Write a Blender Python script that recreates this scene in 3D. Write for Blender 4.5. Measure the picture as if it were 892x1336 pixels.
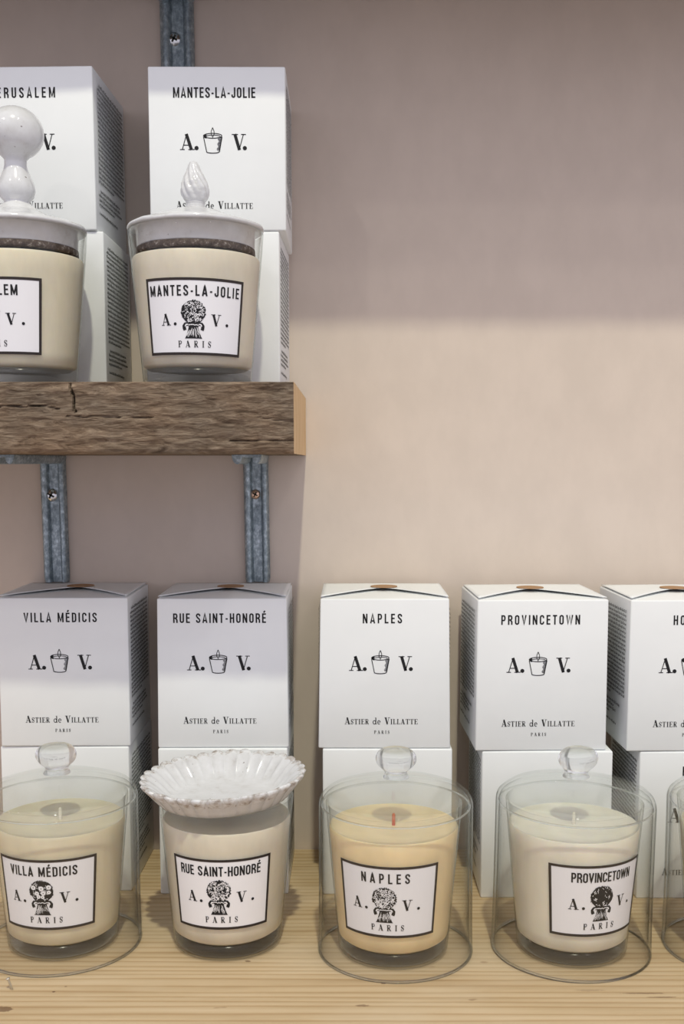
import bpy, bmesh, math, random
from mathutils import Vector, Matrix, noise

for o in list(bpy.data.objects):
    bpy.data.objects.remove(o)
S = bpy.context.scene
COL = S.collection

# ------------------------------------------------------------------ camera
SHELF = 1.20                       # top of the lower shelf above the floor
EYE = SHELF + 0.3197               # lens height
F, PITCH, CX, CY = 1428.0, 0.10296, 457.5, 750.6
cam_d = bpy.data.cameras.new('camera')
cam = bpy.data.objects.new('camera', cam_d)
COL.objects.link(cam)
cam.location = (0, 0, EYE)
cam.rotation_euler = (math.pi / 2 - PITCH, 0, 0)
cam_d.sensor_fit = 'HORIZONTAL'
cam_d.sensor_width = 36.0
cam_d.lens = F * 36.0 / 892.0
cam_d.shift_x = -(CX - 446.0) / 892.0
cam_d.shift_y = (CY - 668.0) / 892.0
cam_d.clip_start = 0.01
S.camera = cam

# ------------------------------------------------------------------ world
w = bpy.data.worlds.new('world')
S.world = w
w.use_nodes = True
nt = w.node_tree
nt.nodes.clear()
out = nt.nodes.new('ShaderNodeOutputWorld')
bg = nt.nodes.new('ShaderNodeBackground')
tc = nt.nodes.new('ShaderNodeTexCoord')
sep = nt.nodes.new('ShaderNodeSeparateXYZ')
ramp = nt.nodes.new('ShaderNodeValToRGB')
mr = nt.nodes.new('ShaderNodeMapRange')
mr.inputs[1].default_value = -1.0
mr.inputs[2].default_value = 1.0
nt.links.new(tc.outputs['Generated'], sep.inputs[0])
nt.links.new(sep.outputs['Z'], mr.inputs[0])
nt.links.new(mr.outputs[0], ramp.inputs[0])
cr = ramp.color_ramp
cr.elements[0].position = 0.0
cr.elements[0].color = (0.42, 0.37, 0.36, 1)
cr.elements[1].position = 1.0
cr.elements[1].color = (0.92, 0.895, 1.0, 1)
e = cr.elements.new(0.45)
e.color = (0.66, 0.62, 0.70, 1)
e = cr.elements.new(0.62)
e.color = (1.0, 0.965, 1.09, 1)
nt.links.new(ramp.outputs[0], bg.inputs['Color'])
bg.inputs['Strength'].default_value = 0.86
nt.links.new(bg.outputs[0], out.inputs[0])


def lamp(name, loc, target, size, power, color):
    d = bpy.data.lights.new(name, 'AREA')
    d.shape = 'DISK'
    d.size = size
    d.energy = power
    d.color = color
    o = bpy.data.objects.new(name, d)
    COL.objects.link(o)
    o.location = loc
    o.rotation_euler = (Vector(target) - Vector(loc)).to_track_quat('-Z', 'Y').to_euler()
    return o


lamp('ceiling_spotlight', (0.16, -1.106, EYE + 3.16), (0, 0.85, EYE), 0.11, 70, (1.0, 0.98, 0.77))
lamp('ceiling_spotlight', (-1.3, -1.2, EYE + 2.2), (0, 0.85, EYE), 0.10, 5, (1.0, 0.96, 0.88))
lamp('ceiling_spotlight', (1.2, -0.9, EYE + 2.4), (0, 0.85, EYE), 0.10, 5, (1.0, 0.96, 0.88))

S.view_settings.view_transform = 'Standard'
S.view_settings.look = 'None'
S.view_settings.exposure = 0.0
S.view_settings.gamma = 1.0
S.view_settings.use_curve_mapping = False
S.cycles.max_bounces = 12
S.cycles.diffuse_bounces = 4
S.cycles.glossy_bounces = 6
S.cycles.transmission_bounces = 12
S.cycles.transparent_max_bounces = 40
S.cycles.caustics_reflective = False
S.cycles.caustics_refractive = False


# ------------------------------------------------------------------ helpers
def at(px, py, Y):
    """world point at depth Y seen at photo pixel px, py"""
    u, v = (px - CX) / F, (py - CY) / F
    c, s = math.cos(PITCH), math.sin(PITCH)
    dy, dz = c - v * s, -s - v * c
    k = Y / dy
    return Vector((u * k, Y, EYE + dz * k))


def atz(px, py, z):
    """world point at height z seen at photo pixel px, py"""
    u, v = (px - CX) / F, (py - CY) / F
    c, s = math.cos(PITCH), math.sin(PITCH)
    dy, dz = c - v * s, -s - v * c
    k = (z - EYE) / dz
    return Vector((u * k, dy * k, z))


def pix(p):
    c, s = math.cos(PITCH), math.sin(PITCH)
    y, z = p[1], p[2] - EYE
    d = y * c - z * s
    return CX + p[0] / d * F, CY - (y * s + z * c) / d * F


def link_mesh(name, bm, mats, parent=None, smooth=True):
    me = bpy.data.meshes.new(name)
    bmesh.ops.recalc_face_normals(bm, faces=bm.faces)
    bm.to_mesh(me)
    bm.free()
    for m in (mats if isinstance(mats, (list, tuple)) else [mats]):
        me.materials.append(m)
    if smooth:
        for p in me.polygons:
            p.use_smooth = True
    o = bpy.data.objects.new(name, me)
    COL.objects.link(o)
    if parent:
        o.parent = parent
    return o


def mesh_raw(name, verts, faces, mats, parent=None, smooth=False, mi=None):
    me = bpy.data.meshes.new(name)
    me.from_pydata([tuple(v) for v in verts], [], faces)
    for m in (mats if isinstance(mats, (list, tuple)) else [mats]):
        me.materials.append(m)
    for i, p in enumerate(me.polygons):
        p.use_smooth = smooth
        if mi:
            p.material_index = mi[i]
    o = bpy.data.objects.new(name, me)
    COL.objects.link(o)
    if parent:
        o.parent = parent
    return o


def sharp(o, deg=35):
    o.data.set_sharp_from_angle(angle=math.radians(deg))
    return o


def thing(name, label, cat, loc=(0, 0, 0), rot=(0, 0, 0), group=None):
    o = bpy.data.objects.new(name, None)
    o.empty_display_size = 0.02
    COL.objects.link(o)
    o.location = loc
    o.rotation_euler = rot
    return tag(o, label, cat, group)


def tag(o, label, cat, group=None):
    o['label'] = label
    o['category'] = cat
    if group:
        o['group'] = group
    return o


def lathe(bm, prof, n=72, closed=False):
    """prof: (r, z) list; r == 0 closes to a pole"""
    rings = []
    for r, z in prof:
        if r < 1e-7:
            rings.append([bm.verts.new((0, 0, z))])
        else:
            rings.append([bm.verts.new((r * math.cos(2 * math.pi * k / n), r * math.sin(2 * math.pi * k / n), z)) for k in range(n)])
    pairs = list(zip(rings, rings[1:]))
    if closed:
        pairs.append((rings[-1], rings[0]))
    for a, b in pairs:
        for k in range(n):
            k2 = (k + 1) % n
            if len(a) == 1 and len(b) == 1:
                continue
            if len(a) == 1:
                bm.faces.new((a[0], b[k], b[k2]))
            elif len(b) == 1:
                bm.faces.new((a[k], a[k2], b[0]))
            else:
                bm.faces.new((a[k], a[k2], b[k2], b[k]))
    return bm


def box_bm(x0, x1, y0, y1, z0, z1, bev=0.0, seg=2):
    bm = bmesh.new()
    bmesh.ops.create_cube(bm, size=1)
    for v in bm.verts:
        v.co = Vector(((x0 + x1) / 2 + v.co.x * (x1 - x0), (y0 + y1) / 2 + v.co.y * (y1 - y0), (z0 + z1) / 2 + v.co.z * (z1 - z0)))
    if bev:
        bmesh.ops.bevel(bm, geom=list(bm.edges), offset=bev, segments=seg, profile=0.5, affect='EDGES')
    return bm


# ------------------------------------------------------------------ materials
def mat(name, color=(0.8, 0.8, 0.8), rough=0.5, metal=0.0, spec=0.5, **kw):
    m = bpy.data.materials.new(name)
    m.use_nodes = True
    b = m.node_tree.nodes['Principled BSDF']
    b.inputs['Base Color'].default_value = (*color, 1)
    b.inputs['Roughness'].default_value = rough
    b.inputs['Metallic'].default_value = metal
    b.inputs['Specular IOR Level'].default_value = spec
    for k, v in kw.items():
        b.inputs[k].default_value = v
    return m


def nodes(m):
    t = m.node_tree
    return t, t.nodes, t.links, t.nodes['Principled BSDF']


def noise_node(t, scale, detail=4, rough=0.55, vec=None, dist=0.0):
    n = t.nodes.new('ShaderNodeTexNoise')
    n.inputs['Scale'].default_value = scale
    n.inputs['Detail'].default_value = detail
    n.inputs['Roughness'].default_value = rough
    n.inputs['Distortion'].default_value = dist
    if vec:
        t.links.new(vec, n.inputs['Vector'])
    return n


def mapping(t, scale, kind='Object', rot=(0, 0, 0)):
    c = t.nodes.new('ShaderNodeTexCoord')
    mp = t.nodes.new('ShaderNodeMapping')
    mp.inputs['Scale'].default_value = scale
    mp.inputs['Rotation'].default_value = rot
    t.links.new(c.outputs[kind], mp.inputs['Vector'])
    return mp.outputs['Vector']


def ramp_node(t, fac, stops):
    r = t.nodes.new('ShaderNodeValToRGB')
    el = r.color_ramp.elements
    while len(el) < len(stops):
        el.new(0.5)
    for x, (p, c) in zip(el, stops):
        x.position = p
        x.color = (*c, 1)
    t.links.new(fac, r.inputs[0])
    return r


def mixcol(t, fac, a, b, mode='MIX'):
    n = t.nodes.new('ShaderNodeMix')
    n.data_type = 'RGBA'
    n.blend_type = mode
    for sock, v in ((n.inputs[0], fac), (n.inputs[6], a), (n.inputs[7], b)):
        if hasattr(v, 'is_output'):
            t.links.new(v, sock)
        elif isinstance(v, tuple):
            sock.default_value = (*v, 1)
        else:
            sock.default_value = v
    return n.outputs[2]


def math_node(t, op, a, b=None):
    n = t.nodes.new('ShaderNodeMath')
    n.operation = op
    for sock, v in zip(n.inputs, (a, b)):
        if v is None:
            continue
        if hasattr(v, 'is_output'):
            t.links.new(v, sock)
        else:
            sock.default_value = v
    return n.outputs[0]


def bump(t, b, height, strength, dist):
    n = t.nodes.new('ShaderNodeBump')
    n.inputs['Strength'].default_value = strength
    n.inputs['Distance'].default_value = dist
    t.links.new(height, n.inputs['Height'])
    t.links.new(n.outputs[0], b.inputs['Normal'])


# painted plaster wall
M_wall = mat('pink_beige_plaster', rough=0.85, spec=0.25)
t, ns, lk, b = nodes(M_wall)
n1 = noise_node(t, 5.0, 5, 0.6, mapping(t, (1.0, 1.0, 0.35)))
n2 = noise_node(t, 40.0, 3, 0.6, mapping(t, (1.0, 1.0, 0.6)))
c1 = ramp_node(t, n1.outputs['Fac'], [(0.3, (0.648, 0.56, 0.482)), (0.7, (0.672, 0.582, 0.502))])
c2 = ramp_node(t, n2.outputs['Fac'], [(0.35, (0.97, 0.97, 0.97)), (0.65, (1.02, 1.02, 1.02))])
lk.new(mixcol(t, 1.0, c1.outputs[0], c2.outputs[0], 'MULTIPLY'), b.inputs['Base Color'])
n3 = noise_node(t, 220.0, 3, 0.6, mapping(t, (1, 1, 1)))
bump(t, b, n3.outputs['Fac'], 0.12, 0.0006)

# scrubbed pine board (grain along X)
M_pine = mat('scrubbed_pine', rough=0.62, spec=0.3)
t, ns, lk, b = nodes(M_pine)
n1 = noise_node(t, 1.0, 5, 0.6, mapping(t, (5.0, 55.0, 30.0)))
wv = t.nodes.new('ShaderNodeTexWave')
wv.wave_type = 'BANDS'
wv.bands_direction = 'Y'
wv.inputs['Scale'].default_value = 47.0
wv.inputs['Distortion'].default_value = 6.0
wv.inputs['Detail'].default_value = 3.0
wv.inputs['Detail Scale'].default_value = 0.8
lk.new(mapping(t, (0.06, 1.0, 1.0)), wv.inputs['Vector'])
c1 = ramp_node(t, n1.outputs['Fac'], [(0.25, (0.44, 0.315, 0.175)), (0.5, (0.55, 0.42, 0.255)), (0.8, (0.63, 0.50, 0.33))])
c2 = ramp_node(t, wv.outputs['Fac'], [(0.0, (0.72, 0.62, 0.50)), (0.22, (0.93, 0.90, 0.86)), (1.0, (1.0, 1.0, 1.0))])
base = mixcol(t, 0.75, c1.outputs[0], c2.outputs[0], 'MULTIPLY')
n2 = noise_node(t, 14.0, 3, 0.6, mapping(t, (0.5, 1.2, 1.0)))
pale = ramp_node(t, n2.outputs['Fac'], [(0.50, (0, 0, 0)), (0.75, (1, 1, 1))])
base = mixcol(t, math_node(t, 'MULTIPLY', pale.outputs[0], 0.5), base, (0.62, 0.52, 0.37))
n4 = noise_node(t, 62.0, 2, 0.5, mapping(t, (0.75, 1.5, 1.0)))
dirt = ramp_node(t, n4.outputs['Fac'], [(0.72, (0, 0, 0)), (0.76, (1, 1, 1))])
base = mixcol(t, math_node(t, 'MULTIPLY', dirt.outputs[0], 0.45), base, (0.22, 0.12, 0.06))
geo = t.nodes.new('ShaderNodeTexCoord')
nw_ = noise_node(t, 260.0, 3, 0.6, geo.outputs['Object'])
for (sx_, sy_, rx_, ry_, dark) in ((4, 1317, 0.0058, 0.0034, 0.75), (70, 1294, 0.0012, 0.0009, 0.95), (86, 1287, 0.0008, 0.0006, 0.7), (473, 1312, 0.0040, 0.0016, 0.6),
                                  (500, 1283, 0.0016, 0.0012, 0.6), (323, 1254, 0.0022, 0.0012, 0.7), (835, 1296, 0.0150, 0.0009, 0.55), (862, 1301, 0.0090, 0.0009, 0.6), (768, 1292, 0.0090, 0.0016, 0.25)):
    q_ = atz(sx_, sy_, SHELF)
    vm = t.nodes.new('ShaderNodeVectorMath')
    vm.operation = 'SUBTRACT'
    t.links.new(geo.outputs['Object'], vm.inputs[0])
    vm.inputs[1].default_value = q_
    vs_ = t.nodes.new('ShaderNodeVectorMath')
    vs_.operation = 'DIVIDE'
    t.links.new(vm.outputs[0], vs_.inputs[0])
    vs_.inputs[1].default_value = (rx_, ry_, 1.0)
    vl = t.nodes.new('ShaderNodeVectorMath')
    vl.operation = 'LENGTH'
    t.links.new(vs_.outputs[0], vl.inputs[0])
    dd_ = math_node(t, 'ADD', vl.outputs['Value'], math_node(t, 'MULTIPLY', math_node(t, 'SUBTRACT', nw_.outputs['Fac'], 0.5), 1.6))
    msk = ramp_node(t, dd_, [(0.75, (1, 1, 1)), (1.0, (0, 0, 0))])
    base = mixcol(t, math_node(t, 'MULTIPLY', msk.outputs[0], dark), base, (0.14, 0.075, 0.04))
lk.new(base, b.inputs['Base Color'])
bump(t, b, wv.outputs['Fac'], 0.25, 0.0006)

# weathered plank
M_old = mat('weathered_oak', rough=0.9, spec=0.15)
t, ns, lk, b = nodes(M_old)
n1 = noise_node(t, 1.0, 8, 0.68, mapping(t, (62.0, 110.0, 300.0)), 1.2)
n2 = noise_node(t, 17.0, 4, 0.6, mapping(t, (1, 1, 1.8)))
c1 = ramp_node(t, n1.outputs['Fac'], [(0.28, (0.085, 0.060, 0.042)), (0.44, (0.185, 0.137, 0.098)), (0.58, (0.275, 0.215, 0.158)), (0.76, (0.43, 0.355, 0.27))])
c2 = ramp_node(t, n2.outputs['Fac'], [(0.3, (0.74, 0.77, 0.79)), (0.7, (1.15, 1.05, 0.95))])
lk.new(mixcol(t, 1.0, c1.outputs[0], c2.outputs[0], 'MULTIPLY'), b.inputs['Base Color'])
bump(t, b, n1.outputs['Fac'], 1.0, 0.0022)

M_cut = mat('fresh_sawn_end', rough=0.75, spec=0.2)
t, ns, lk, b = nodes(M_cut)
n1 = noise_node(t, 1.0, 4, 0.6, mapping(t, (200.0, 60.0, 25.0)))
c1 = ramp_node(t, n1.outputs['Fac'], [(0.3, (0.62, 0.42, 0.22)), (0.7, (0.76, 0.55, 0.32))])
lk.new(c1.outputs[0], b.inputs['Base Color'])

# galvanised steel
M_zinc = mat('galvanised_steel', rough=0.42, metal=0.7)
t, ns, lk, b = nodes(M_zinc)
n1 = noise_node(t, 330.0, 4, 0.7, mapping(t, (1, 1, 0.7)))
n2 = noise_node(t, 60.0, 3, 0.6, mapping(t, (1, 1, 0.4)))
c1 = ramp_node(t, n1.outputs['Fac'], [(0.30, (0.22, 0.27, 0.295)), (0.52, (0.36, 0.425, 0.455)), (0.74, (0.68, 0.77, 0.80))])
c2 = ramp_node(t, n2.outputs['Fac'], [(0.3, (0.75, 0.78, 0.8)), (0.7, (1.05, 1.05, 1.05))])
lk.new(mixcol(t, 1.0, c1.outputs[0], c2.outputs[0], 'MULTIPLY'), b.inputs['Base Color'])
r1 = ramp_node(t, n1.outputs['Fac'], [(0.3, (0.6, 0.6, 0.6)), (0.7, (0.3, 0.3, 0.3))])
lk.new(r1.outputs[0], b.inputs['Roughness'])
bump(t, b, n1.outputs['Fac'], 0.25, 0.0004)

M_screw = mat('bright_zinc_screw', (0.75, 0.77, 0.78), 0.18, 1.0)
M_screw2 = mat('yellow_passivated_screw', (0.80, 0.55, 0.40), 0.32, 0.9)
M_slot = mat('screw_recess', (0.03, 0.03, 0.02), 0.7)
M_nail = mat('nail_steel', (0.62, 0.60, 0.54), 0.35, 0.9)

# card box
M_card = mat('white_card', rough=0.55, spec=0.35)
t, ns, lk, b = nodes(M_card)
n1 = noise_node(t, 30.0, 3, 0.5, mapping(t, (1, 1, 1)))
c1 = ramp_node(t, n1.outputs['Fac'], [(0.3, (0.82, 0.845, 0.85)), (0.7, (0.845, 0.87, 0.875))])
lk.new(c1.outputs[0], b.inputs['Base Color'])
n3 = noise_node(t, 45.0, 2, 0.5, mapping(t, (1, 1, 1)))
bump(t, b, n3.outputs['Fac'], 0.15, 0.0015)
M_ink = mat('black_ink', (0.012, 0.012, 0.014), 0.6, spec=0.3)
M_grey_ink = mat('fine_print_ink', (0.035, 0.035, 0.04), 0.6, spec=0.3)
M_kraft = mat('kraft_sticker', (0.40, 0.24, 0.13), 0.7, spec=0.2)
M_paper = mat('label_paper', (0.84, 0.84, 0.87), 0.5, spec=0.4)
M_brown_ink = mat('label_border_ink', (0.025, 0.018, 0.016), 0.5, spec=0.4)

# ceramics
M_glaze = mat('white_glaze', rough=0.14, spec=0.6)
t, ns, lk, b = nodes(M_glaze)
n1 = noise_node(t, 90.0, 5, 0.65, mapping(t, (1, 1, 1)))
c1 = ramp_node(t, n1.outputs['Fac'], [(0.2, (0.46, 0.44, 0.42)), (0.42, (0.63, 0.635, 0.64)), (0.7, (0.70, 0.71, 0.725))])
n2 = noise_node(t, 420.0, 1, 0.4, mapping(t, (1, 1, 1)))
sp = ramp_node(t, n2.outputs['Fac'], [(0.19, (1, 1, 1)), (0.23, (0, 0, 0))])
lk.new(mixcol(t, math_node(t, 'MULTIPLY', sp.outputs[0], 0.8), c1.outputs[0], (0.12, 0.09, 0.07)), b.inputs['Base Color'])
bump(t, b, n1.outputs['Fac'], 0.15, 0.0008)
M_worn = mat('worn_glaze_edge', rough=0.25, spec=0.5)
t, ns, lk, b = nodes(M_worn)
n1 = noise_node(t, 190.0, 4, 0.65, mapping(t, (1, 1, 1)))
c1 = ramp_node(t, n1.outputs['Fac'], [(0.32, (0.30, 0.25, 0.21)), (0.45, (0.54, 0.52, 0.50)), (0.58, (0.70, 0.71, 0.72))])
lk.new(c1.outputs[0], b.inputs['Base Color'])
M_clay = mat('bare_dark_clay', rough=0.85, spec=0.15)
t, ns, lk, b = nodes(M_clay)
n1 = noise_node(t, 260.0, 4, 0.7, mapping(t, (1, 1, 1)))
c1 = ramp_node(t, n1.outputs['Fac'], [(0.35, (0.05, 0.036, 0.028)), (0.55, (0.12, 0.09, 0.07)), (0.72, (0.5, 0.47, 0.43))])
lk.new(c1.outputs[0], b.inputs['Base Color'])


def wax_mat(name, c):
    m = mat(name, c, 0.42, spec=0.4)
    b = m.node_tree.nodes['Principled BSDF']
    b.inputs['Subsurface Weight'].default_value = 0.35
    b.inputs['Subsurface Radius'].default_value = (0.012, 0.008, 0.004)
    b.inputs['Subsurface Scale'].default_value = 0.6
    t, ns, lk, b = nodes(m)
    n1 = noise_node(t, 32.0, 4, 0.6, mapping(t, (1.6, 1.6, 0.7)))
    d = tuple(min(1, x * 0.90) for x in c)
    e2 = tuple(min(1, x * 1.06) for x in c)
    c1 = ramp_node(t, n1.outputs['Fac'], [(0.3, d), (0.7, e2)])
    lk.new(c1.outputs[0], b.inputs['Base Color'])
    return m


M_wax_cream = wax_mat('cream_wax', (0.70, 0.645, 0.49))
M_wax_ivory = wax_mat('ivory_wax', (0.69, 0.635, 0.51))
M_wax_honey = wax_mat('honey_wax', (0.84, 0.68, 0.41))
M_wax_butter = wax_mat('butter_wax', (0.73, 0.655, 0.475))
M_wax_pale = wax_mat('pale_wax', (0.80, 0.76, 0.63))
M_wick = mat('cotton_wick', (0.75, 0.70, 0.60), 0.9)
M_wick_red = mat('reddish_wick', (0.55, 0.14, 0.07), 0.9)


def thin_glass(name, tint, edge, base_f=0.02):
    """clear sheet: see-through with a Schlick reflection and darker at grazing angles (longer path in the glass)"""
    m = bpy.data.materials.new(name)
    m.use_nodes = True
    t = m.node_tree
    t.nodes.clear()
    o = t.nodes.new('ShaderNodeOutputMaterial')
    lw = t.nodes.new('ShaderNodeLayerWeight')
    lw.inputs['Blend'].default_value = 0.5
    f5 = math_node(t, 'POWER', lw.outputs['Facing'], 5.0)
    fr = math_node(t, 'ADD', math_node(t, 'MULTIPLY', f5, 0.55), base_f)
    f3 = math_node(t, 'POWER', lw.outputs['Facing'], 6.0)
    col = mixcol(t, f3, tint, edge)
    tr = t.nodes.new('ShaderNodeBsdfTransparent')
    t.links.new(col, tr.inputs['Color'])
    gl = t.nodes.new('ShaderNodeBsdfGlossy')
    gl.inputs['Roughness'].default_value = 0.03
    gl.inputs['Color'].default_value = (0.95, 0.97, 0.97, 1)
    mx = t.nodes.new('ShaderNodeMixShader')
    t.links.new(fr, mx.inputs[0])
    t.links.new(tr.outputs[0], mx.inputs[1])
    t.links.new(gl.outputs[0], mx.inputs[2])
    t.links.new(mx.outputs[0], o.inputs['Surface'])
    return m


M_glass = thin_glass('clear_glass_sheet', (0.992, 0.994, 0.992), (0.22, 0.23, 0.22))
M_cup = thin_glass('tumbler_glass', (0.99, 0.99, 0.988), (0.55, 0.55, 0.52))
M_solid = mat('solid_glass', (0.97, 0.985, 0.975), 0.01, **{'Transmission Weight': 1.0, 'IOR': 1.46})


def part_solid(name, m, share):
    """thick clear glass that still lets most light straight through"""
    t = m.node_tree
    o = [n for n in t.nodes if n.type == 'OUTPUT_MATERIAL'][0]
    b = t.nodes['Principled BSDF']
    tr = t.nodes.new('ShaderNodeBsdfTransparent')
    tr.inputs['Color'].default_value = (0.98, 0.99, 0.985, 1)
    mx = t.nodes.new('ShaderNodeMixShader')
    mx.inputs[0].default_value = share
    t.links.new(tr.outputs[0], mx.inputs[1])
    t.links.new(b.outputs[0], mx.inputs[2])
    t.links.new(mx.outputs[0], o.inputs['Surface'])
    return m


part_solid('knob', M_solid, 0.80)
M_crown = part_solid('crown', mat('thick_dome_glass', (0.96, 0.985, 0.985), 0.02, **{'Transmission Weight': 1.0, 'IOR': 1.46}), 0.11)
M_foot = mat('thick_glass_foot', (0.90, 0.90, 0.86), 0.18, **{'Transmission Weight': 0.92, 'IOR': 1.46})


part_solid('foot', M_foot, 0.27)
M_bead = part_solid('bead', mat('glass_edge_bead', (0.93, 0.95, 0.94), 0.01, **{'Transmission Weight': 1.0, 'IOR': 1.5}), 0.9)


# ------------------------------------------------------------------ lettering
def arc(cx, cy, rx, ry, a0, a1, n=6):
    return [(cx + rx * math.cos(math.radians(a0 + (a1 - a0) * k / n)), cy + ry * math.sin(math.radians(a0 + (a1 - a0) * k / n))) for k in range(n + 1)]


ST = 0.150     # stroke of the condensed capitals


def sans(ch):
    h = ST / 2
    W = 0.46
    l, r, bo, to = h, W - h, h, 1 - h
    q = (r - l) / 2
    mx = W / 2
    top = arc(mx, 1 - h - q, q, q, 180, 0, 8)
    bot = arc(mx, h + q, q, q, 0, -180, 8)
    if ch == 'A':
        return 0.52, [[(h * .9, 0), (0.26, 1 - h * .2), (0.52 - h * .9, 0)], [(0.14, 0.25), (0.38, 0.25)]]
    if ch == 'C':
        return W, [[(r, 0.68)] + top[::-1] + [(l, 0.5)] + arc(mx, h + q, q, q, 180, 360, 8) + [(r, 0.32)]]
    if ch == 'D':
        return W, [[(l, bo), (l, to), (r - q, to)] + arc(r - q, to - q, q, q, 90, 0, 4) + arc(r - q, bo + q, q, q, 0, -90, 4) + [(l, bo)], [(l, 0), (l, 1)]]
    if ch in 'EÉ':
        s = [[(l, 0), (l, 1)], [(l, to), (0.40, to)], [(l, 0.52), (0.37, 0.52)], [(l, bo), (0.40, bo)]]
        if ch == 'É':
            s.append([(0.17, 1.08), (0.30, 1.27)])
        return 0.41, s
    if ch == 'H':
        return W, [[(l, 0), (l, 1)], [(r, 0), (r, 1)], [(l, 0.5), (r, 0.5)]]
    if ch == 'I':
        return ST, [[(h, 0), (h, 1)]]
    if ch == 'J':
        return 0.40, [[(0.40 - h, 1), (0.40 - h, 0.5)] + arc(0.20, h + 0.2 - h, 0.2 - h, 0.2 - h, 0, -180, 8) + [(h, 0.32)]]
    if ch == 'L':
        return 0.39, [[(l, 0), (l, 1)], [(l, bo), (0.39, bo)]]
    if ch == 'M':
        return 0.62, [[(h, 0), (h, 1)], [(0.62 - h, 0), (0.62 - h, 1)], [(h, 0.97), (0.31, 0.12), (0.62 - h, 0.97)]]
    if ch == 'N':
        return 0.49, [[(h, 0), (h, 1)], [(0.49 - h, 0), (0.49 - h, 1)], [(h, 0.97), (0.49 - h, 0.03)]]
    if ch == 'O':
        return W, [top + bot + [top[0]]]
    if ch == 'P':
        return 0.45, [[(l, 0), (l, 1)], [(l, to), (0.26, to)] + arc(0.26, (to + 0.45) / 2, 0.45 - h - 0.26, (to - 0.45) / 2, 90, -90, 8) + [(l, 0.45)]]
    if ch == 'R':
        return 0.47, [[(l, 0), (l, 1)], [(l, to), (0.26, to)] + arc(0.26, (to + 0.50) / 2, 0.46 - h - 0.26, (to - 0.50) / 2, 90, -90, 8) + [(l, 0.50)], [(0.25, 0.5), (0.47 - h, 0.30), (0.47 - h, 0)]]
    if ch == 'S':
        return W, [[(r, 0.70)] + top[::-1][0:] + [(l, 0.70), (mx - .05, 0.53), (mx + .05, 0.47), (r, 0.30)] + bot + [(l, 0.30)]]
    if ch == 'T':
        return 0.43, [[(0.215, 0), (0.215, 1)], [(0, to), (0.43, to)]]
    if ch == 'U':
        return W, [[(l, 1), (l, 0.4)] + arc(mx, h + q, q, q, 180, 360, 8) + [(r, 0.4), (r, 1)]]
    if ch == 'V':
        return 0.50, [[(h * .9, 1), (0.25, 0.05), (0.50 - h * .9, 1)]]
    if ch == 'W':
        return 0.72, [[(h * .9, 1), (0.2, 0.05), (0.36, 0.92), (0.52, 0.05), (0.72 - h * .9, 1)]]
    if ch == '-':
        return 0.25, [[(0.02, 0.42), (0.23, 0.42)]]
    return 0.22, []


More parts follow.
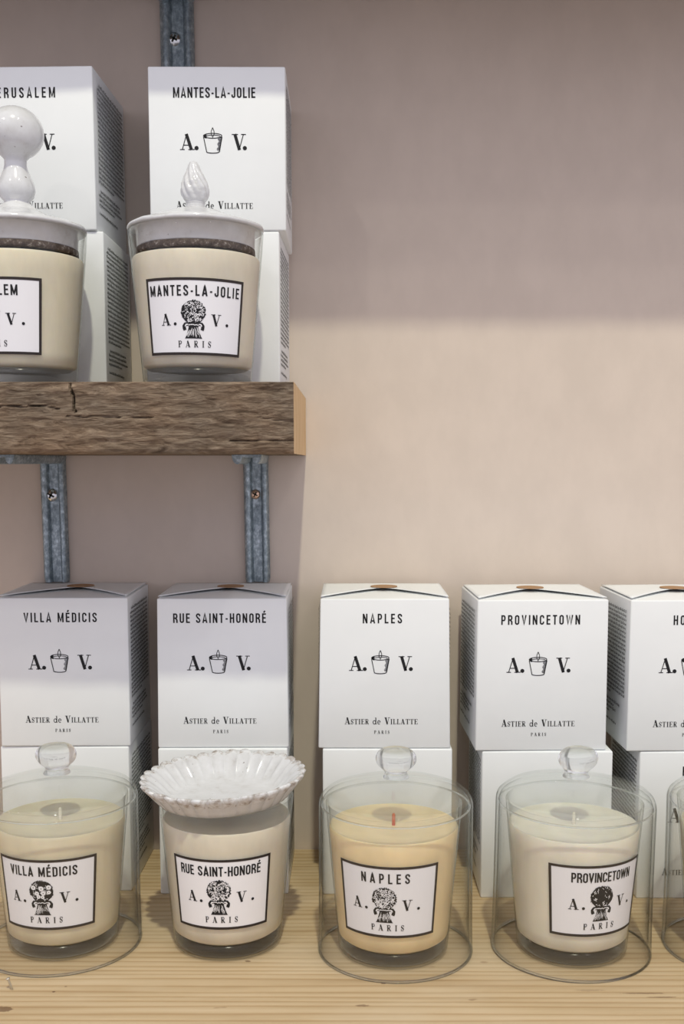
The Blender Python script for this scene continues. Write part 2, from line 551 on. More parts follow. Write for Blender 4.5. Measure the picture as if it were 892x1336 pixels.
def serif(ch):
    """(advance, [(polyline, stroke)])"""
    K, N = 0.20, 0.055
    n2 = N / 2
    if ch == 'A':
        return 0.80, [([(0.12, 0), (0.38, 1.0)], N), ([(0.36, 1.0), (0.64, 0)], K), ([(0.20, 0.30), (0.52, 0.30)], N), ([(0, n2), (0.26, n2)], N), ([(0.46, n2), (0.82, n2)], N)]
    if ch == 'V':
        return 0.80, [([(0.18, 1), (0.44, 0)], K), ([(0.42, 0), (0.68, 1)], N), ([(0, 1 - n2), (0.36, 1 - n2)], N), ([(0.54, 1 - n2), (0.82, 1 - n2)], N)]
    if ch == 'S':
        return 0.52, [([(0.44, 0.74)] + arc(0.26, 0.77, 0.17, 0.19, 10, 180, 8), 0.07), ([(0.09, 0.77), (0.13, 0.62), (0.38, 0.40), (0.43, 0.25)], 0.16), (arc(0.26, 0.23, 0.17, 0.19, 0, -180, 8) + [(0.07, 0.30)], 0.07), ([(0.46, 0.66), (0.46, 0.97)], N), ([(0.06, 0.03), (0.06, 0.33)], N)]
    if ch == 'T':
        return 0.72, [([(0.36, 0), (0.36, 1)], K * .85), ([(0.02, 1 - n2), (0.70, 1 - n2)], N), ([(0.04, 1), (0.03, 0.74)], N), ([(0.68, 1), (0.69, 0.74)], N), ([(0.20, n2), (0.52, n2)], N)]
    if ch == 'I':
        return 0.40, [([(0.20, 0), (0.20, 1)], K * .85), ([(0.04, n2), (0.36, n2)], N), ([(0.04, 1 - n2), (0.36, 1 - n2)], N)]
    if ch == 'E':
        return 0.66, [([(0.17, 0), (0.17, 1)], K * .85), ([(0.02, n2), (0.62, n2)], N), ([(0.02, 1 - n2), (0.60, 1 - n2)], N), ([(0.2, 0.52), (0.44, 0.52)], N), ([(0.61, 0), (0.63, 0.26)], N), ([(0.58, 1), (0.59, 0.76)], N), ([(0.45, 0.40), (0.45, 0.64)], N)]
    if ch == 'L':
        return 0.62, [([(0.17, 0), (0.17, 1)], K * .85), ([(0.02, n2), (0.58, n2)], N), ([(0.02, 1 - n2), (0.34, 1 - n2)], N), ([(0.57, 0), (0.59, 0.28)], N)]
    if ch in 'RP':
        s = [([(0.17, 0), (0.17, 1)], K * .85), ([(0.02, n2), (0.34, n2)], N), ([(0.02, 1 - n2), (0.36, 1 - n2)], N), ([(0.34, 1 - n2)] + arc(0.36, 0.75, 0.18, 0.22, 80, -80, 8) + [(0.2, 0.52)], 0.10)]
        if ch == 'R':
            s += [([(0.34, 0.5), (0.58, 0.02)], K * .8), ([(0.52, n2), (0.72, n2)], N)]
            return 0.72, s
        return 0.62, s
    if ch == 'd':
        return 0.62, [(arc(0.27, 0.30, 0.20, 0.28, 0, 360, 14), 0.10), ([(0.49, 0), (0.49, 1.02)], 0.13), ([(0.36, 1.0), (0.50, 1.0)], N), ([(0.49, n2), (0.62, n2)], N)]
    if ch == 'e':
        return 0.52, [([(0.08, 0.32), (0.44, 0.32)], N), (arc(0.26, 0.30, 0.19, 0.28, 0, 310, 14), 0.10)]
    if ch == '.':
        return 0.30, [('dot', 0.14, 0.12, 0.135)]
    return 0.36, []


def wide(ch, k):
    return [([(p[0] * k, p[1]) for p in st[0]], st[1]) for st in serif(ch)[1]]


def lay(strokes, h, x0, y0):
    """scale strokes [(polyline, width)] by h and put their origin at x0, y0"""
    o = []
    for s in strokes:
        if s[0] == 'dot':
            o.append(('dot', x0 + s[1] * h, y0 + s[2] * h, s[3] * h))
        else:
            o.append(([(x0 + p[0] * h, y0 + p[1] * h) for p in s[0]], s[1] * h))
    return o


def line_sans(txt, h, width, cx, base):
    gl = [sans(c) for c in txt]
    nat = sum(g[0] for g in gl)
    gap = (width / h - nat) / max(1, len(txt) - 1)
    squeeze = 1.0
    if gap < 0.07:
        squeeze = (width / h) / (nat + 0.07 * (len(txt) - 1))
        gap = 0.07 * squeeze
    x = cx - width / 2
    o = []
    for g in gl:
        st = [([(p[0] * squeeze, p[1]) for p in pl], ST) for pl in g[1]]
        o += lay(st, h, x, base)
        x += (g[0] * squeeze + gap) * h
    return o


def line_serif(runs, width, cx, base, wide=1.0):
    """runs: [(text, cap height)]"""
    seq = [(serif(c), h) for tx, h in runs for c in tx]
    nat = sum(g[0] * h for g, h in seq)
    gap = (width - nat) / max(1, len(seq) - 1)
    x = cx - width / 2
    o = []
    for g, h in seq:
        o += lay(g[1], h, x, base)
        x += g[0] * h + gap
    return o


class Ink:
    """collects flat shapes (u, v) and maps them on a surface"""

    def __init__(self, f, step):
        self.f, self.step, self.v, self.q = f, step, [], []

    def quad(self, a, b, c, d, lift=0.0):
        n = len(self.v)
        self.v += [self.f(p[0], p[1], lift) for p in (a, b, c, d)]
        self.q.append((n, n + 1, n + 2, n + 3))

    def stroke(self, pl, wd, lift=0.0):
        pts = [Vector(p) for p in pl]
        fine = [pts[0]]
        for a, b in zip(pts, pts[1:]):
            k = max(1, int(math.ceil((b - a).length / self.step)))
            fine += [a.lerp(b, (i + 1) / k) for i in range(k)]
        clean = [fine[0]]
        for p in fine[1:]:
            if (p - clean[-1]).length > 1e-7:
                clean.append(p)
        if len(clean) < 2:
            return
        dirs = [(b - a).normalized() for a, b in zip(clean, clean[1:])]
        off = []
        for i in range(len(clean)):
            d0 = dirs[max(0, i - 1)]
            d1 = dirs[min(len(dirs) - 1, i)]
            if i == 0:
                d0 = d1
            if i == len(clean) - 1:
                d1 = d0
            n0, n1 = Vector((-d0.y, d0.x)), Vector((-d1.y, d1.x))
            m = n0 + n1
            if m.length < 1e-4:
                m = n0.copy()
            m.normalize()
            k = min(1.8, 1.0 / max(0.35, m.dot(n1)))
            off.append(m * wd / 2 * k)
        n = len(self.v)
        for p, o in zip(clean, off):
            self.v.append(self.f(p.x + o.x, p.y + o.y, lift))
            self.v.append(self.f(p.x - o.x, p.y - o.y, lift))
        for i in range(len(clean) - 1):
            self.q.append((n + 2 * i, n + 2 * i + 1, n + 2 * i + 3, n + 2 * i + 2))

    def dot(self, x, y, r, lift=0.0, n=14, ry=None):
        ry = ry or r
        k = len(self.v)
        for i in range(n):
            a = 2 * math.pi * i / n
            self.v.append(self.f(x + r * math.cos(a), y + ry * math.sin(a), lift))
        self.q.append(tuple(range(k, k + n)))

    def spans(self, rows, lift=0.0):
        """rows: (y, xl, xr), filled between consecutive rows"""
        for (y0, a0, b0), (y1, a1, b1) in zip(rows, rows[1:]):
            k = max(1, int(math.ceil(max(b0 - a0, b1 - a1) / self.step)))
            for i in range(k):
                s, e2 = i / k, (i + 1) / k
                self.quad((a0 + (b0 - a0) * s, y0), (a0 + (b0 - a0) * e2, y0), (a1 + (b1 - a1) * e2, y1), (a1 + (b1 - a1) * s, y1), lift)

    def put(self, items, lift=0.0):
        for s in items:
            if s[0] == 'dot':
                self.dot(s[1], s[2], s[3], lift)
            else:
                self.stroke(s[0], s[1], lift)

    def build(self, name, m, parent):
        return mesh_raw(name, self.v, self.q, m, parent)


# ------------------------------------------------------------------ the setting
WALL_Y = 0.8825
bm = box_bm(-1.6, 1.6, WALL_Y, WALL_Y + 0.08, 0.0, 2.7)
o = link_mesh('wall_back', bm, M_wall, smooth=False)
o['kind'] = 'structure'

# lower shelf board
bm = box_bm(-0.75, 0.75, 0.40, WALL_Y, SHELF - 0.032, SHELF, 0.002)
o = link_mesh('shelf_board', bm, M_pine, smooth=False)
tag(o, 'long pale scrubbed pine board holding the glass domes and the fluted dish', 'shelf')


# weathered planks
def plank(x0, x1, y0, y1, z0, z1, seed, res, cracks=()):
    """rounded section swept along X; the front is rough sawn"""
    r = 0.0045
    sec = []
    nf, nb = 44, 34
    for k in range(nf + 1):
        sec.append((y0, z0 + r + (z1 - z0 - 2 * r * 0.6) * k / nf, 1))
    for k in range(1, nb + 1):
        sec.append((y0 + 0.0015 + (y1 - y0 - 0.0015) * k / nb, z1, 0.3))
    for k in range(1, 7):
        sec.append((y1, z1 + (z0 - z1) * k / 6, 0))
    for k in range(1, nb):
        sec.append((y1 + (y0 + r - y1) * k / nb, z0, 0.35))
    sec += [(y0 + r - r * math.sin(a), z0 + r - r * math.cos(a), 0.7) for a in (0.0, 0.4, 0.8, 1.2)]
    n = int((x1 - x0) / res)
    vs, fs, mi = [], [], []
    m = len(sec)
    for i in range(n + 1):
        x = x0 + (x1 - x0) * i / n
        for (y, z, am) in sec:
            p = Vector((x * 55 + seed, y * 60, z * 240))
            d = noise.fractal(p, 0.8, 2.1, 4) * 0.0010 + noise.noise(Vector((x * 9 + seed, y * 14, z * 30))) * 0.0006
            edge = min(1.0, (x1 - x) / 0.003) if x1 - x < 0.003 else 1.0
            d *= am
            dy = -d if am else 0
            dz = 0
            if am == 0.3:
                dy, dz = 0, -abs(d) * 0.6
            if am == 0.35:
                dy, dz = 0, abs(d)
            if am == 1:
                for (ax, az, bx, bz, wd, dp) in cracks:
                    L2 = (bx - ax) ** 2 + (bz - az) ** 2
                    tt = max(0, min(1, ((x - ax) * (bx - ax) + (z - az) * (bz - az)) / L2))
                    wob = noise.noise(Vector((x * 140, z * 140, 3))) * 0.0012
                    dd = math.hypot(x - ax - tt * (bx - ax) + wob, z - az - tt * (bz - az) + wob)
                    if dd < wd:
                        dy += dp * (1 - dd / wd)
            vs.append((x, y + dy, z + dz))
    for i in range(n):
        for k in range(m):
            k2 = (k + 1) % m
            fs.append((i * m + k, i * m + k2, (i + 1) * m + k2, (i + 1) * m + k))
            mi.append(0)
    # sawn ends
    for i, flip in ((0, True), (n, False)):
        c = len(vs)
        vs.append((x0 if i == 0 else x1, (y0 + y1) / 2, (z0 + z1) / 2))
        for k in range(m):
            k2 = (k + 1) % m
            f = (i * m + k, i * m + k2, c)
            fs.append(f if flip else f[::-1])
            mi.append(1)
    o = mesh_raw('shelf_plank', vs, fs, [M_old, M_cut], None, False, mi)
    bmf = bmesh.new()
    bmf.from_mesh(o.data)
    bmesh.ops.recalc_face_normals(bmf, faces=bmf.faces)
    bmf.to_mesh(o.data)
    bmf.free()
    return o


PL_Y = 0.694
PL_T = EYE + 0.0506
PL_B = EYE + 0.0053


def pf(px, py):
    p = at(px, py, PL_Y)
    return p.x, p.z


cr_ = []
for (a, b_, wd, dp) in (((91, 495), (98, 537), .0009, .006), ((-5, 531), (50, 529), .0008, .004), ((50, 529), (76, 534), .0007, .003),
                        ((88, 543), (200, 545), .0007, .0025), ((300, 576), (384, 574), .0008, .003), ((330, 545), (384, 551), .0007, .0018)):
    cr_.append((*pf(*a), *pf(*b_), wd, dp))
PX1 = at(383, 545, PL_Y).x
o = plank(-0.46, PX1, PL_Y, WALL_Y - 0.001, PL_B, PL_T, 3.0, 0.00105, cr_)
tag(o, 'thick weathered brown plank with a pale sawn end, carrying the two ceramic-lidded candles', 'shelf')
TOP_B = EYE + 0.3548
o = plank(-0.60, 0.75, 0.720, WALL_Y - 0.001, TOP_B, TOP_B + 0.045, 11.0, 0.006)
tag(o, 'topmost wooden shelf plank resting on the widest steel bracket, above the stacked boxes', 'shelf')


# ------------------------------------------------------------------ brackets
def channel(n_len, length, wd, dp, th=0.0015):
    """two pressed ribs with a flat groove between; runs along local Z (0 .. -length), ribs stand out to -Y"""
    prof = []
    hw = wd / 2
    for (c0, c1) in ((-hw, -hw * 0.30), (hw * 0.38, hw)):
        prof.append((c0, c1))
    pts = []
    N = 8
    for j, (a, b2) in enumerate(prof):
        for k in range(N + 1):
            tt = k / N
            pts.append((a + (b2 - a) * tt, -dp * math.sin(math.pi * tt) ** 0.6 - th))
        if j == 0:
            pts.append((hw * 0.04, -th - 0.0004))
    back = [(p[0], 0.0) for p in reversed(pts)]
    ring = pts + back
    bm = bmesh.new()
    rows = []
    for i in range(n_len + 1):
        z = -length * i / n_len
        k = 1.0
        if i == n_len:
            k = 0.94
        rows.append([bm.verts.new((x * k, y, z)) for x, y in ring])
    m = len(ring)
    for a, b2 in zip(rows, rows[1:]):
        for k in range(m):
            bm.faces.new((a[k], a[(k + 1) % m], b2[(k + 1) % m], b2[k]))
    bm.faces.new(rows[0])
    bm.faces.new(rows[-1])
    return bm


def screw(parent, loc, r, m, label):
    bm = bmesh.new()
    lathe(bm, [(0, 0.0022), (r * 0.5, 0.0020), (r * 0.85, 0.0013), (r, 0.0004), (r, -0.004), (0, -0.004)], 24)
    bmesh.ops.rotate(bm, verts=bm.verts, cent=(0, 0, 0), matrix=Matrix.Rotation(math.pi / 2, 3, 'X'))
    s = sharp(link_mesh('screw', bm, m, parent))
    s.location = loc
    s['label'] = label
    bm = bmesh.new()
    for a in (0.5, 0.5 + math.pi / 2):
        b2 = box_bm(-r * 0.55, r * 0.55, -0.0025, -0.0018, -r * 0.14, r * 0.14)
        bmesh.ops.rotate(b2, verts=b2.verts, cent=(0, 0, 0), matrix=Matrix.Rotation(a, 3, 'Y'))
        me = bpy.data.meshes.new('tmp')
        b2.to_mesh(me)
        b2.free()
        bm.from_mesh(me)
        bpy.data.meshes.remove(me)
    link_mesh('cross_recess', bm, M_slot, s, smooth=False)
    return s


def bracket(xw, wd, ztop, length, arm, lean, yaw, label, spx, sm, slabel, drop=0.0):
    root = thing('shelf_bracket', label, 'bracket', (xw, WALL_Y - 0.0008, ztop))
    root.rotation_euler = (0, lean, 0)
    v = sharp(link_mesh('upright', channel(30, length, wd, 0.0052), M_zinc, root), 50)
    v.location = (0, 0, 0)
    a = link_mesh('arm', channel(24, arm, wd * 1.05, 0.0048), M_zinc, root)
    sharp(a, 50)
    # local -Z -> world -Y, local -Y -> world -Z
    a.rotation_euler = (-math.pi / 2, 0, yaw)
    a.rotation_euler = (Matrix.Rotation(yaw, 3, 'Z') @ Matrix(((1, 0, 0), (0, 0, 1), (0, 1, 0)))).to_euler() if False else (math.radians(-90), 0, yaw)
    a.scale = (1, -1, 1)
    a.location = (0, 0, 0)
    p = at(spx[0], spx[1], WALL_Y - 0.004)
    loc = Matrix.Rotation(-lean, 3, 'Y') @ (p - Vector(root.location))
    loc.y = -0.0028
    screw(root, loc, 0.0039 if sm is M_screw2 else 0.0052, sm, slabel)
    return root


xl = at(70.5, 640, WALL_Y).x
bracket(xl, 0.0205, PL_B - 0.0003, 0.1012, 0.135, math.radians(-0.6), 0.0,
        'galvanised steel bracket with a bright dome-headed screw, above the shaded leftmost box stack', (67, 646), M_screw, 'shiny domed screw')
xr = at(334, 640, WALL_Y).x
bracket(xr, 0.0200, PL_B - 0.0003, 0.1012, 0.135, math.radians(-0.6), 0.04,
        'galvanised steel bracket with a coppery cross-head screw, near the sawn plank end', (333, 645), M_screw2, 'coppery cross-head screw')
xt = at(231, 30, WALL_Y).x
bracket(xt, 0.0260, TOP_B - 0.0003, 0.0785, 0.13, math.radians(-0.4), 0.0,
        'widest grey steel bracket, rising behind the topmost white box on the weathered plank', (227, 51), M_screw, 'shiny domed screw')


# ------------------------------------------------------------------ candle boxes
BW, BD, BH = 0.095, 0.0898, 0.1109
rnd = random.Random(5)


def side_text_mesh(name, sgn, seed):
    rr = random.Random(seed)
    f = lambda u, v, lift: Vector((sgn * (BW / 2 + 0.00018 + lift), u, v))
    ink = Ink(f, 1.0)
    lines = 29
    y0, y1 = 0.0085, BD - 0.0085
    for k in range(lines):
        if k in (22, 27):
            continue
        z = BH * 0.905 - k * BH * 0.79 / (lines - 1)
        h = 0.00125
        u = y0 + (0.004 if k in (0, 23) else 0)
        end = y1 if k not in (21, 26) else y0 + (y1 - y0) * rr.uniform(.4, .7)
        if k > 22:
            end = min(end, y0 + (y1 - y0) * rr.uniform(.6, .95))
        while u < end:
            wl = rr.choice((2, 3, 4, 5, 6, 7, 8))
            for c in range(wl):
                if u > end:
                    break
                cw = rr.uniform(0.0006, 0.0010)
                asc = rr.random()
                za, zb = z - (h * 0.45 if asc > .88 else 0), z + h * (1.55 if asc < .3 else 1.0)
                uu = (u, u + cw) if sgn > 0 else (BD - u - cw, BD - u)
                ink.quad((uu[0], za), (uu[1], za), (uu[1], za + h * .42), (uu[0], za + h * .42))
                ink.quad((uu[0], zb - h * .42), (uu[1], zb - h * .42), (uu[1], zb), (uu[0], zb))
                ink.quad((uu[0], za), (uu[0] + cw * .6, za), (uu[0] + cw * .6, zb), (uu[0], zb))
                u += cw + 0.00022
            u += 0.0008
    me_o = ink.build(name, M_grey_ink, None)
    me = me_o.data
    bpy.data.objects.remove(me_o)
    return me


SIDE = {1: side_text_mesh('side_text', 1, 8), -1: side_text_mesh('side_text', -1, 9)}


def icon_items(cx, cy, s):
    """little tumbler candle drawing, s = height"""
    it = []
    lw = 0.028 * s
    P = lambda x, y: (cx + x * s, cy + y * s)
    it.append(([P(-0.37, 0.64), P(-0.25, 0.06)], lw * 1.2))
    it.append(([P(0.37, 0.64), P(0.26, 0.06)], lw * 1.6))
    el = lambda x, y, rx, ry, a0, a1: [P(x + rx * math.cos(math.radians(a0 + (a1 - a0) * k / 16)), y + ry * math.sin(math.radians(a0 + (a1 - a0) * k / 16))) for k in range(17)]
    it.append((el(0, 0.06, 0.255, 0.055, 180, 360), lw * 1.3))
    it.append((el(0, 0.68, 0.37, 0.095, 0, 360), lw * 1.2))
    it.append((el(0.02, 0.645, 0.30, 0.06, 20, 170), lw))
    it.append((el(-0.2, 0.655, 0.13, 0.05, 110, 250), lw * 2.4))
    fl = [(0.0, 1.0), (0.055, 0.86), (0.06, 0.75), (0.0, 0.62), (-0.06, 0.75), (-0.055, 0.86), (0.0, 1.0)]
    it.append(([P(*p) for p in fl], lw))
    for k in range(13):
        y = 0.12 + k * 0.04
        xr_ = 0.26 + 0.11 * (y - 0.06) / 0.58
        ln = 0.07 + 0.05 * (1 + math.sin(k * 1.3)) / 2 + 0.04 * k / 13
        it.append(([P(xr_ - ln, y), P(xr_, y + 0.008)], lw * 0.8))
    return it


def front_print(name, nw, parent, cap=0.0070, nx=-0.018, dy=0.0):
    f = lambda u, v, lift: Vector((u, -0.00016 - lift, v + dy))
    ink = Ink(f, 1.0)
    vy = lambda fr: BH * (1 - fr)
    ink.put(line_sans(name, cap, nw * BW, nx * BW, vy(0.165)))
    ink.build('printed_name', M_ink, parent)
    ink = Ink(f, 1.0)
    hA = BH * 0.097
    ab = vy(0.480)
    ink.put(lay(wide('A', 1.16), hA, -0.273 * BW, ab))
    ink.dot(-0.152 * BW, ab + hA * 0.12, hA * 0.135)
    ink.build('printed_initial', M_ink, parent)
    ink = Ink(f, 1.0)
    ink.put(lay(wide('V', 1.12), hA, 0.106 * BW, ab))
    ink.dot(0.201 * BW, ab + hA * 0.12, hA * 0.135)
    ink.build('printed_initial', M_ink, parent)
    ink = Ink(f, 1.0)
    ink.put(icon_items(-0.033 * BW, vy(0.500), BH * 0.156))
    ink.build('candle_drawing', M_ink, parent)
    ink = Ink(f, 1.0)
    big, sm = BH * 0.046, BH * 0.035
    ink.put(line_serif([('A', big), ('STIER', sm), (' ', big), ('de', sm * 1.25), (' ', big), ('V', big), ('ILLATTE', sm)], 0.563 * BW, -0.025 * BW, vy(0.838)))
    ink.put(line_serif([('PARIS', BH * 0.022)], 0.118 * BW, -0.02 * BW, vy(0.902)))
    return ink.build('printed_maker_line', M_ink, parent)


def flap_mesh():
    """back lid flap lying over the front one: its front edge sweeps from the front corners to the middle"""
    nx, ny = 26, 10
    hw = BW / 2 - 0.0012
    vs, fs = [], []
    for layer in (1, 0):
        for i in range(nx + 1):
            s = -1 + 2 * i / nx
            yf = 0.0018 + (BD * 0.56) * (1 - abs(s) ** 1.15)
            for j in range(ny + 1):
                y = yf + (BD - 0.0015 - yf) * j / ny
                lift = 0.0007 + 0.0009 * (1 - s * s) * (1 - j / ny)
                vs.append((s * hw, y, BH + lift + 0.0005 * layer))
    M = (nx + 1) * (ny + 1)
    at_ = lambda l, i, j: (0 if l else M) + i * (ny + 1) + j
    for i in range(nx):
        for j in range(ny):
            fs.append((at_(1, i, j), at_(1, i + 1, j), at_(1, i + 1, j + 1), at_(1, i, j + 1)))
            fs.append((at_(0, i, j + 1), at_(0, i + 1, j + 1), at_(0, i + 1, j), at_(0, i, j)))
        fs.append((at_(0, i, 0), at_(0, i + 1, 0), at_(1, i + 1, 0), at_(1, i, 0)))
        fs.append((at_(1, i, ny), at_(1, i + 1, ny), at_(0, i + 1, ny), at_(0, i, ny)))
    for j in range(ny):
        fs.append((at_(1, 0, j), at_(1, 0, j + 1), at_(0, 0, j + 1), at_(0, 0, j)))
        fs.append((at_(0, nx, j), at_(0, nx, j + 1), at_(1, nx, j + 1), at_(1, nx, j)))
    o = mesh_raw('lid_flap', vs, fs, M_card, None, True)
    me = o.data
    bpy.data.objects.remove(o)
    return me


def sticker_mesh():
    bm = bmesh.new()
    lathe(bm, [(0, 0.0003), (0.0104, 0.0003), (0.0104, 0.0), (0, 0.0)], 36)
    o = link_mesh('seal_sticker', bm, M_kraft, None, False)
    me = o.data
    bpy.data.objects.remove(o)
    return me


FLAP, STICK = flap_mesh(), sticker_mesh()


def candle_box(name, nw, x, y, z, yaw, label, group, flare=0.0, sides=(1, -1), lid=True):
    root = thing('candle_box', label, 'box', (x, y, z), (0, 0, yaw), group)
    bm = bmesh.new()
    bmesh.ops.create_cube(bm, size=1)
    for v in bm.verts:
        k = 1 + flare * (0.5 - (v.co.z + 0.5))
        v.co = Vector((v.co.x * BW * k, (v.co.y + 0.5) * BD, (v.co.z + 0.5) * (BH - 0.0004)))
    bmesh.ops.bevel(bm, geom=list(bm.edges), offset=0.0011, segments=3, profile=0.5, affect='EDGES')
    sharp(link_mesh('carton', bm, M_card, root), 50)
    if name:
        front_print(name, nw, root, nx=0.03 if name.startswith('HO') else -0.018, dy=-0.0031 if z > EYE else 0.0)
    for s in sides:
        so = bpy.data.objects.new('side_text', SIDE[s])
        COL.objects.link(so)
        so.parent = root
        if flare:
            so.rotation_euler = (0, 0, 0)
            so.location.x = s * 0.0006 * (1 if flare > 0 else 0)
    if lid:
        fo = bpy.data.objects.new('lid_flap', FLAP)
        COL.objects.link(fo)
        fo.parent = root
        so = bpy.data.objects.new('seal_sticker', STICK)
        COL.objects.link(so)
        so.parent = root
        so.location = (0.001, BD * 0.62, BH + 0.0023)
        so['label'] = 'round brown paper seal'
    return root


UP = 'white boxes stacked on the weathered plank'
LO = 'white boxes stacked on the pine board'
B1, T1 = SHELF, SHELF + BH
B2, T2 = PL_T, PL_T + BH
deg = math.radians
candle_box('JERUSALEM', 0.48, -0.2255, 0.788, T2, deg(-1.9), 'upper white box of the stack behind the ball-topped ceramic lid', UP, 0.01, lid=False)
candle_box('', 0.48, -0.2210, 0.7885, B2, deg(-0.2), 'lower white box of the stack behind the ball-topped candle, mostly hidden by it', UP, lid=False)
candle_box('MANTES-LA-JOLIE', 0.60, -0.0928, 0.788, T2, deg(0.4), 'upper white box behind the flame-topped ceramic lid, in front of the widest bracket', UP, lid=False)
candle_box('', 0.60, -0.0978, 0.7895, B2, deg(-1.2), 'lower white box behind the flame-topped candle, mostly hidden by it', UP, lid=False)
candle_box('VILLA MÉDICIS', 0.56, -0.2103, 0.7915, T1, deg(0.9), 'upper white box of the stack behind the glass dome nearest the nail', LO)
candle_box('', 0.56, -0.2116, 0.792, B1, deg(-0.4), 'lower white box of the stack behind the glass dome nearest the nail', LO, lid=False)
candle_box('RUE SAINT-HONORÉ', 0.71, -0.0936, 0.788, T1, deg(0.5), 'upper white box of the stack behind the fluted dish, half shaded by the plank', LO, 0.02)
candle_box('', 0.71, -0.0940, 0.786, B1, 0, 'lower white box of the stack directly behind the fluted dish', LO, lid=False)
candle_box('NAPLES', 0.30, 0.0246, 0.786, T1, 0, 'upper white box of the stack behind the honey-yellow candle', LO, 0.035)
candle_box('', 0.30, 0.0269, 0.785, B1, 0, 'lower white box of the stack behind the honey-yellow candle', LO, lid=False)
candle_box('PROVINCETOWN', 0.60, 0.1382, 0.7795, T1, deg(1.7), 'upper white box of the stack behind the pale candle with its label turned aside', LO, 0.01)
candle_box('', 0.60, 0.1431, 0.7785, B1, 0, 'lower white box of the stack behind the pale candle with its label turned aside', LO, lid=False)
candle_box('HONOLULU', 0.40, 0.2476, 0.778, T1, deg(1.4), 'upper white box of the stack cut off by the right picture edge', LO, 0.01)
candle_box('HONOLULU', 0.40, 0.2575, 0.7775, B1, 0, 'lower white box of the stack cut off by the right picture edge', LO, lid=False)

# ------------------------------------------------------------------ candles
R0, R1, CH = 0.0357, 0.0447, 0.100


def rad(z):
    return R0 + (R1 - R0) * z / CH


def emblem(ink, hi, cx, cy, s, seed, dense, style):
    """tied sheaf: head, bow, flared foot. ink = black shapes, hi = white touches"""
    rr = random.Random(seed)
    rows = []
    for k in range(13):
        y = k / 12
        xw = 0.235 - 0.12 * y ** 0.7
        rows.append((cy + s * 0.34 * y, cx - s * xw, cx + s * xw))
    ink.spans(rows)
    prof = [(0.34, 0.13), (0.40, 0.16), (0.46, 0.215), (0.52, 0.265), (0.58, 0.295), (0.64, 0.31), (0.70, 0.315), (0.76, 0.305), (0.82, 0.28), (0.88, 0.24), (0.93, 0.19), (0.97, 0.11)]
    rows = []
    for y, xw in prof:
        rows.append((cy + s * y, cx - s * xw * (1 + 0.05 * rr.uniform(-1, 1)), cx + s * xw * (1 + 0.05 * rr.uniform(-1, 1))))
    ink.spans(rows)
    for k in range(46):
        a = rr.uniform(-25, 205)
        x, y = 0.30 * math.cos(math.radians(a)), 0.675 + 0.30 * math.sin(math.radians(a))
        ink.stroke([(cx + s * x * 0.85, cy + s * (0.675 + (y - 0.675) * 0.85)), (cx + s * x * rr.uniform(1.04, 1.12), cy + s * (0.675 + (y - 0.675) * rr.uniform(1.02, 1.10)))], s * 0.026)
    for sg in (-1, 1):
        ink.stroke([(cx + sg * s * x, cy + s * y) for x, y in ((0.09, 0.34), (0.15, 0.375), (0.215, 0.37), (0.25, 0.32), (0.245, 0.26), (0.225, 0.215))], s * 0.085)
        hi.stroke([(cx + sg * s * x, cy + s * y) for x, y in ((0.14, 0.365), (0.195, 0.36), (0.22, 0.31))], s * 0.028)
    for k in range(9):
        x = -0.12 + 0.24 * k / 8
        hi.dot(cx + s * x, cy + s * (0.355 + 0.012 * rr.uniform(-1, 1)), s * 0.015)
    for k in range(26):
        x = rr.uniform(-0.9, 0.9)
        y0, y1 = rr.uniform(0.02, 0.14), rr.uniform(0.16, 0.30)
        hi.stroke([(cx + s * x * 0.22, cy + s * y0), (cx + s * x * 0.13, cy + s * y1)], s * 0.008)
    for k in range(dense):
        y = rr.uniform(0.42, 0.94)
        xw = 0.9 * [q[1] for q in prof if q[0] <= y][-1]
        x = rr.uniform(-xw, xw)
        th = rr.uniform(0, math.pi)
        ln = rr.uniform(0.015, 0.045)
        dx, dy = ln * math.cos(th), ln * math.sin(th)
        hi.stroke([(cx + s * (x - dx), cy + s * (y - dy)), (cx + s * (x + dy * .5), cy + s * (y + dx * .5)), (cx + s * (x + dx), cy + s * (y + dy))], s * rr.uniform(0.007, 0.016))
    if style == 'flowers':
        for x, y, q in ((-0.21, 0.78, .065), (0.0, 0.76, .07), (0.20, 0.80, .065), (-0.12, 0.62, .06), (0.05, 0.63, .065), (0.20, 0.66, .055), (-0.08, 0.53, .055), (0.03, 0.52, .05)):
            hi.dot(cx + s * x, cy + s * y, s * q)
            ink.dot(cx + s * x, cy + s * y, s * q * 0.22, 0.00016, 8)


